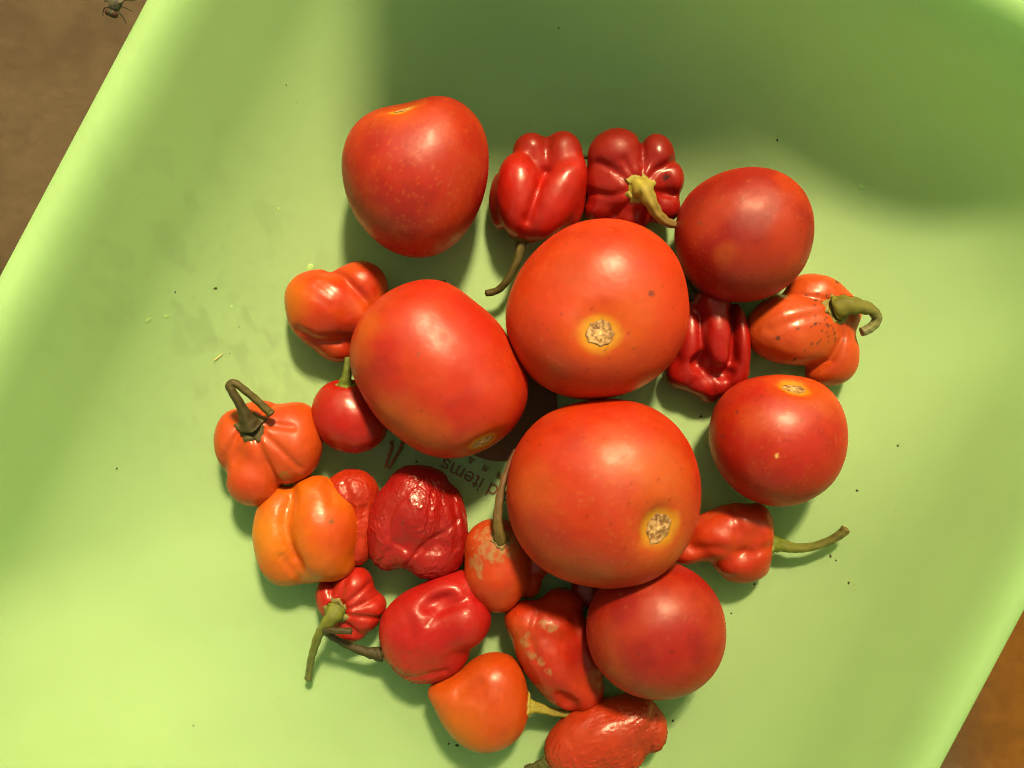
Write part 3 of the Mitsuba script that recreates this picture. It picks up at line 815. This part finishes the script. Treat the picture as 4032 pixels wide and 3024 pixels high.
k14, f14 = pepper('orange red wrinkled pepper cut off by the bottom edge of the photo', 2370, 2890,
                  [(2340, 2900, 0, 195, 128, 130, -28), (2260, 2960, 0, 110, 100, 110, 0), (2470, 2850, 0, 118, 100, 110, -25), (2580, 2882, -10, 48, 76, 75, 8), (2505, 2800, -15, 78, 56, 85, 0), (2440, 2950, -5, 110, 90, 105, -30)], 30,
                  skin(214, 62, 28), skin(206, 50, 27), grooves=[(16, 12, [(2570, 2780), (2545, 2830), (2520, 2850)]), (10, 14, [(2240, 2880), (2330, 2810), (2420, 2775)]), (8, 12, [(2480, 2830), (2510, 2900), (2520, 2950)])], seed=55,
                  wr=wrinkles(4.3, -28, 38, 9, 16, where=lambda v: 0.3 + 0.9 * sstep(30, -60, v[:, 1]) + 0.5 * sstep(60, 160, v[:, 0])), step=5.0,
                  paint=lambda fr, v, c: fade(fr, v, c, 2520, 2880, 130, skin(190, 54, 38), 0.75))
add_stem(k14, f14, [(2165, 3000, -5), (2140, 3012, -5), (2112, 3024, -10), (2070, 3042, -25)], [36, 28, 20, 18], col(92, 98, 52), col(84, 84, 48), seed=11, calyx=(2166, 3000, 42, 8), calyx_colour=col(110, 100, 60))
# right side
k15, f15 = pepper('dark red pepper with a hanging fold, squeezed between the middle tomato and the right one', 2800, 1345,
                  [(2790, 1335, -20, 118, 170, 95, 0), (2808, 1315, 42, 66, 130, 82, -3), (2800, 1200, 20, 72, 70, 90, 0), (2905, 1345, 0, 42, 150, 95, -4), (2710, 1350, -10, 58, 150, 90, 0), (2700, 1465, -25, 76, 72, 75, 0), (2800, 1512, -30, 92, 58, 70, 0), (2803, 1562, -50, 30, 24, 34, 0), (2895, 1465, -20, 52, 76, 80, 0), (2828, 1408, 45, 34, 44, 55, 0)], 22,
                  skin(178, 20, 17), skin(196, 26, 17), grooves=[(24, 14, [(2868, 1220), (2872, 1320), (2866, 1420)]), (22, 14, [(2748, 1250), (2748, 1340), (2752, 1420)]), (18, 12, [(2752, 1440), (2790, 1500), (2800, 1540)])],
                  dents=[(2838, 1470, 55, 38, 26, 44, 0, 24), (2735, 1432, 45, 26, 34, 40, -30, 24)], seed=57, step=6.0)
add_stem(k15, f15, [(2738, 1170, -10), (2722, 1150, -10), (2712, 1120, -15), (2705, 1080, -20)], [30, 22, 17, 16], OLIVE * 0.8, OLIVE * 0.7, seed=12)
k16, f16 = pepper('pale orange pepper at the right freckled with black specks, its green stem curled', 3160, 1285,
                  [(3085, 1280, 10, 158, 122, 130, -22), (3120, 1345, 10, 130, 92, 120, 8), (3222, 1150, -15, 118, 70, 95, 12), (3300, 1390, -20, 84, 112, 100, 0), (3270, 1455, -30, 90, 58, 80, -20), (3335, 1235, -25, 60, 76, 80, 0), (3200, 1275, 0, 132, 128, 118, 0)], 40,
                  skin(222, 82, 32), skin(212, 66, 27), grooves=[(9, 15, [(3000, 1305), (3110, 1262), (3220, 1245)]), (20, 12, [(3265, 1250), (3285, 1330), (3250, 1420), (3180, 1465)]), (18, 13, [(3080, 1165), (3180, 1185), (3250, 1200)]), (4, 14, [(3060, 1210), (3150, 1205)])],
                  dents=[(3262, 1225, 135, 40, 46, 36, 0, 36)], seed=59,
                  paint=lambda fr, v, c: spots(c, fr, v, [(3025, 1338, 9), (3096, 1302, 6), (3153, 1360, 5), (3178, 1360, 5), (3204, 1200, 8), (3180, 1192, 6), (3170, 1212, 5), (3150, 1170, 5), (3190, 1165, 5), (3225, 1172, 5), (3240, 1190, 5),
                                                                       (3192, 1310, 5), (3210, 1285, 5), (3182, 1280, 5), (3165, 1285, 6), (3150, 1298, 4), (3205, 1268, 4), (3238, 1300, 5), (3248, 1318, 6), (3230, 1290, 4), (3100, 1418, 7), (3130, 1385, 4), (3222, 1330, 4), (3255, 1340, 5), (3280, 1116, 8), (3160, 1183, 4), (3228, 1210, 5)]
                                                    + [(3130 + 150 * a + 20 * b, 1160 + 200 * b, 3 + 2 * a) for a, b in np.random.default_rng(4).random((26, 2))], col(70, 34, 28)))
add_stem(k16, f16, [(3262, 1222, 85), (3290, 1214, 105), (3340, 1216, 110), (3390, 1228, 100), (3418, 1256, 85), (3408, 1284, 78), (3385, 1302, 75), (3362, 1312, 75)], [56, 46, 34, 25, 21, 21, 21, 20], col(112, 112, 36), col(122, 126, 84), seed=13,
         calyx=(3264, 1224, 58, 10), calyx_colour=col(120, 112, 60))
k17, f17 = pepper('bright orange red pepper below the right tomato, long green stem pointing right', 2890, 2130,
                  [(2835, 2110, 5, 140, 98, 115, 0), (2905, 2052, 10, 112, 72, 105, 0), (2985, 2090, 5, 52, 108, 105, 0), (2915, 2210, 0, 110, 64, 100, 0), (2935, 2250, -20, 88, 44, 80, -8), (2720, 2165, -15, 90, 56, 80, -15), (2960, 2160, 0, 66, 90, 105, 0)], 28,
                  skin(222, 62, 24), skin(216, 48, 22), grooves=[(16, 16, [(2720, 2150), (2790, 2135), (2870, 2150), (2940, 2158), (3000, 2138)]), (12, 14, [(2870, 2000), (2880, 2060), (2870, 2120)])], seed=63)
add_stem(k17, f17, [(3012, 2134, 0), (3040, 2138, 5), (3078, 2148, 5), (3130, 2154, 25), (3190, 2142, 50), (3248, 2112, 75), (3282, 2082, 95), (3294, 2066, 100)], [50, 44, 28, 21, 18, 18, 20, 22], col(120, 134, 46), col(116, 112, 60), seed=14,
         calyx=(3014, 2132, 58, 10), calyx_colour=col(110, 116, 50))
k18, f18 = pepper('small dark red pepper mostly hidden under the two lower tomatoes', 2320, 2318, [(2315, 2310, 0, 66, 62, 62, 0), (2345, 2340, 0, 60, 56, 58, 0)], 30, col(120, 18, 22), seed=65, body=None)

# ------------------------------------------------------------------ small things


def tray_height(x, y):
    """height of the tray's inner surface above a point of the ground plan."""
    d = np.array([x, y]) - TRAY_C
    a, b = d @ E1, abs(d @ E2)
    o = max((a - FX - SHIFT) / (DX - SHIFT) * DX, (-a - FX + SHIFT) / (DX + SHIFT) * DX, (b - FY) * DX / DY, 0.0)
    if o <= 0:
        return 0.0
    if o < FR * math.sin(WA):
        return FR - math.sqrt(FR * FR - o * o)
    return min(FR * (1 - math.cos(WA)) + (o - FR * math.sin(WA)) * math.tan(WA), ZR - 0.004)


def on_tray(u, v):
    z = 0.0
    for _ in range(12):
        p = at(u, v, z)
        z = tray_height(p[0], p[1])
    return at(u, v, z)


def tray_normal(p, e=0.001):
    gx = (tray_height(p[0] + e, p[1]) - tray_height(p[0] - e, p[1])) / (2 * e)
    gy = (tray_height(p[0], p[1] + e) - tray_height(p[0], p[1] - e)) / (2 * e)
    n = np.array([-gx, -gy, 1.0])
    return n / np.linalg.norm(n)


scene['mat_drop'] = {'type': 'principled', 'base_color': {'type': 'rgb', 'value': [0.32, 0.54, 0.18]}, 'roughness': 0.25, 'specular': 0.6}
rng = np.random.default_rng(12)


def blob(p, n, rx, ry, h, turn):
    m = trimesh.creation.icosphere(subdivisions=3)
    m.vertices *= [rx, ry, h]
    m.vertices *= (1 + 0.35 * (meshkit.noise(m.vertices / max(rx, ry) * 1.4 + turn) - 0.5))[:, None]
    m.apply_transform(trimesh.transformations.rotation_matrix(turn, [0, 0, 1]))
    m.apply_transform(trimesh.geometry.align_vectors([0, 0, 1], n))
    m.apply_translation(p + n * h * 0.1)
    return m


drops = [(370, 955, 13, 'pale dried drop high on the left wall of the tray'), (585, 1262, 13, 'larger of two pale dried drops side by side on the left wall'),
         (655, 1247, 10, 'smaller of two pale dried drops side by side on the left wall'), (1097, 822, 8, 'pale dried drop above the folded pepper at the left'),
         (1222, 1053, 15, 'pale yellowish drop just above the folded pepper at the left'), (3545, 862, 14, 'pale drop on the right wall beside the dark round tomato'),
         (3392, 735, 12, 'pale drop on the right wall above and right of the dark round tomato'), (3840, 728, 8, 'small pale drop farthest up the right wall'),
         (3365, 2315, 10, 'pale yellow drop on the tray below the long green stem'), (913, 1208, 7, 'faint small drop on the tray left of the folded pepper')]
for u, v, r, lab in drops:
    key = thing('dried_drop', lab, 'drop', 'dried drops on the tray')
    p = on_tray(u, v)
    s = K * (H - p[2])
    scene[key] = mikit.ply(blob(p, tray_normal(p), r * s, r * s * 0.85, r * s * 0.16, u * 0.7), 'mat_drop', smooth=True)

# dirt specks: too many and too small to tell apart
scene['mat_dirt'] = {'type': 'principled', 'base_color': {'type': 'rgb', 'value': [0.035, 0.035, 0.012]}, 'roughness': 0.8}
specks = [(1127, 335, 4), (848, 1135, 8), (3270, 2190, 7), (3342, 2296, 7), (3365, 2545, 5), (3060, 552, 5), (3375, 1932, 6), (3535, 1755, 5), (1750, 1108, 7), (1742, 82, 5), (2970, 2300, 5), (3568, 2208, 4), (3292, 2207, 4), (2650, 2838, 6), (690, 1150, 4), (452, 2452, 5), (180, 2428, 5), (460, 1845, 5), (537, 2318, 4), (1640, 1817, 6), (2165, 545, 5), (2880, 2415, 5),
          (2850, 1870, 5), (2760, 1640, 6), (3500, 2430, 4), (3650, 2330, 4), (2200, 110, 4), (762, 2858, 4), (1800, 2935, 8), (1768, 2928, 6), (3480, 1150, 4), (3290, 1640, 4)]
specks += [(u, v, 2 + 1.5 * q) for u, v, q in zip(rng.uniform(250, 3900, 12), rng.uniform(100, 2950, 12), rng.random(12))]
parts = []
for u, v, r in specks:
    p = on_tray(u, v)
    s = K * (H - p[2])
    parts.append(blob(p, tray_normal(p), r * s, r * s * (0.5 + 0.4 * rng.random()), r * s * 0.5, rng.random() * 6))
scene['dirt_specks'] = mikit.ply(trimesh.util.concatenate(parts), 'mat_dirt', smooth=True)
labels['dirt_specks'] = {'label': 'tiny dark dirt specks scattered over the green tray', 'category': 'dirt', 'kind': 'stuff'}


def simple_tube(key, pts, radii, c0, c1, mat='mat_stem', seed=0, sides=10, name=None, lump=0.12):
    class F:
        def loc(self, *a):
            return np.array(a, float)
    V, F_, t = tube_px(F(), pts, radii, sides=sides, seed=seed, lump=lump)
    c = lerp(c0, c1, t) * (0.8 + 0.4 * nz(V, 0.0015, seed, 2))[:, None]
    sh = mikit.ply((V, F_), mat, smooth=True, color=c)
    if name:
        return part(key, name, sh)
    scene[key] = sh


key = thing('dry_stem_piece', 'short dark piece of dry stem between the two red peppers at the top', 'stem')
a, b = at(2240, 612, 0.0045), at(2318, 620, 0.0045)
simple_tube(key, [tuple(a), tuple((a + b) / 2), tuple(b)], [0.0009, 0.0008, 0.0009], DARKST * 1.3, DARKST * 1.1)
key = thing('dry_twig', 'thin brown forked twig lying on the tray beside the oblong tomato', 'twig')
z = 0.0013
for name, pl in (('branch', [(1588, 1738), (1572, 1775), (1550, 1812), (1531, 1843)]), ('branch', [(1541, 1738), (1543, 1765), (1530, 1800), (1517, 1838)])):
    pp = [tuple(at(u, v, z)) for u, v in pl]
    simple_tube(key, pp, [0.0008, 0.0007, 0.0006, 0.0005], col(120, 70, 44), col(150, 92, 56), name=name, seed=5)
key = thing('pale_fibre', 'short pale fibre lying on the left slope of the tray', 'fibre')
p, q = on_tray(845, 1420), on_tray(878, 1393)
m_ = (p + q) / 2 + [0, 0, 0.0006]
simple_tube(key, [tuple(p + [0, 0, 0.0004]), tuple(m_), tuple(q + [0, 0, 0.0004])], [0.00025, 0.00028, 0.0002], col(200, 200, 130), col(200, 200, 130))

# ------------------------------------------------------------------ the fly on the rim
fly = thing('housefly', 'dark grey fly standing on the left rim of the tray', 'fly')
FZ = ZR + 0.0012
FS = K * (H - FZ)
fo = at(464, 24, FZ)                        # middle of the thorax
fd = np.array([-0.34, -0.94, 0.0])          # it faces down the picture, slightly left
fd /= np.linalg.norm(fd)
fs = np.array([-fd[1], fd[0], 0.0])


def fp(x, y, z):
    """a point of the fly: x forward, y to its left, z up, in photo pixels."""
    return fo + (fd * x + fs * y + np.array([0, 0, z])) * FS


def fly_ball(name, x, y, z, rx, ry, rz, colour, seed, holder=fly, bump=0.12):
    m = trimesh.creation.icosphere(subdivisions=4)
    n_ = meshkit.noise(m.vertices * 3.5 + seed)
    vv = m.vertices * (1 + bump * (n_ - 0.5))[:, None]
    w = np.array([fp(x + a * rx, y + b * ry, z + c * rz) for a, b, c in vv])
    stripes = 0.65 + 0.7 * sstep(0.45, 0.6, meshkit.noise(vv * np.array([1.0, 4.0, 1.0]) + seed))
    return part(holder, name, mikit.ply((w, m.faces), 'mat_stem', smooth=True, color=np.asarray(colour) * stripes[:, None]))


GREY = col(66, 66, 50)
fly_ball('thorax', 0, 0, 22, 32, 25, 22, GREY, 1)
fly_ball('abdomen', -58, 0, 20, 36, 24, 20, col(150, 104, 40), 2)
hd = fly_ball('head', 40, 0, 20, 15, 23, 17, col(54, 52, 38), 3)
for sgn in (1, -1):
    fly_ball('eye', 42, 15 * sgn, 23, 12, 11, 14, col(58, 30, 20), 4 + sgn, holder=hd, bump=0.03)
for sgn in (1, -1):
    for (x, sx, reach) in ((18, 26, 36), (4, -4, 46), (-10, -34, 46)):
        pts = [fp(x, 14 * sgn, 14), fp(x + sx * 0.45, (14 + reach * 0.45) * sgn, 26), fp(x + sx * 0.9, (14 + reach * 0.85) * sgn, 4), fp(x + sx * 1.4, (14 + reach) * sgn, -14 if sgn < 0 else -6)]
        simple_tube(fly, [tuple(p) for p in pts], [0.00024, 0.0002, 0.00014, 0.00009], GREY * 0.5, GREY * 0.5, name='leg', seed=3)
scene['mat_wing'] = {'type': 'principledthin', 'base_color': {'type': 'rgb', 'value': [0.55, 0.5, 0.36]}, 'roughness': 0.3, 'spec_trans': 0.6, 'diff_trans': 1.0}
for sgn in (1, -1):
    ang = np.linspace(0, 2 * np.pi, 40, endpoint=False)
    x = -52 + 48 * np.cos(ang)
    y = sgn * (22 + (18 - 4 * np.cos(ang)) * np.sin(ang) * 1.0 + 0.14 * (-(x + 4)))
    w = np.array([fp(a, b, 40 - 0.05 * abs(b)) for a, b in zip(x, y)])
    v2 = np.vstack([w, w + [0, 0, 0.00004], w.mean(0)[None], w.mean(0)[None] + [0, 0, 0.00004]])
    F_ = []
    for i in range(40):
        j = (i + 1) % 40
        F_ += [[i, j, 80], [40 + j, 40 + i, 81], [i, 40 + i, j], [j, 40 + i, 40 + j]]
    part(fly, 'wing', mikit.ply((v2, np.array(F_)), 'mat_wing'))
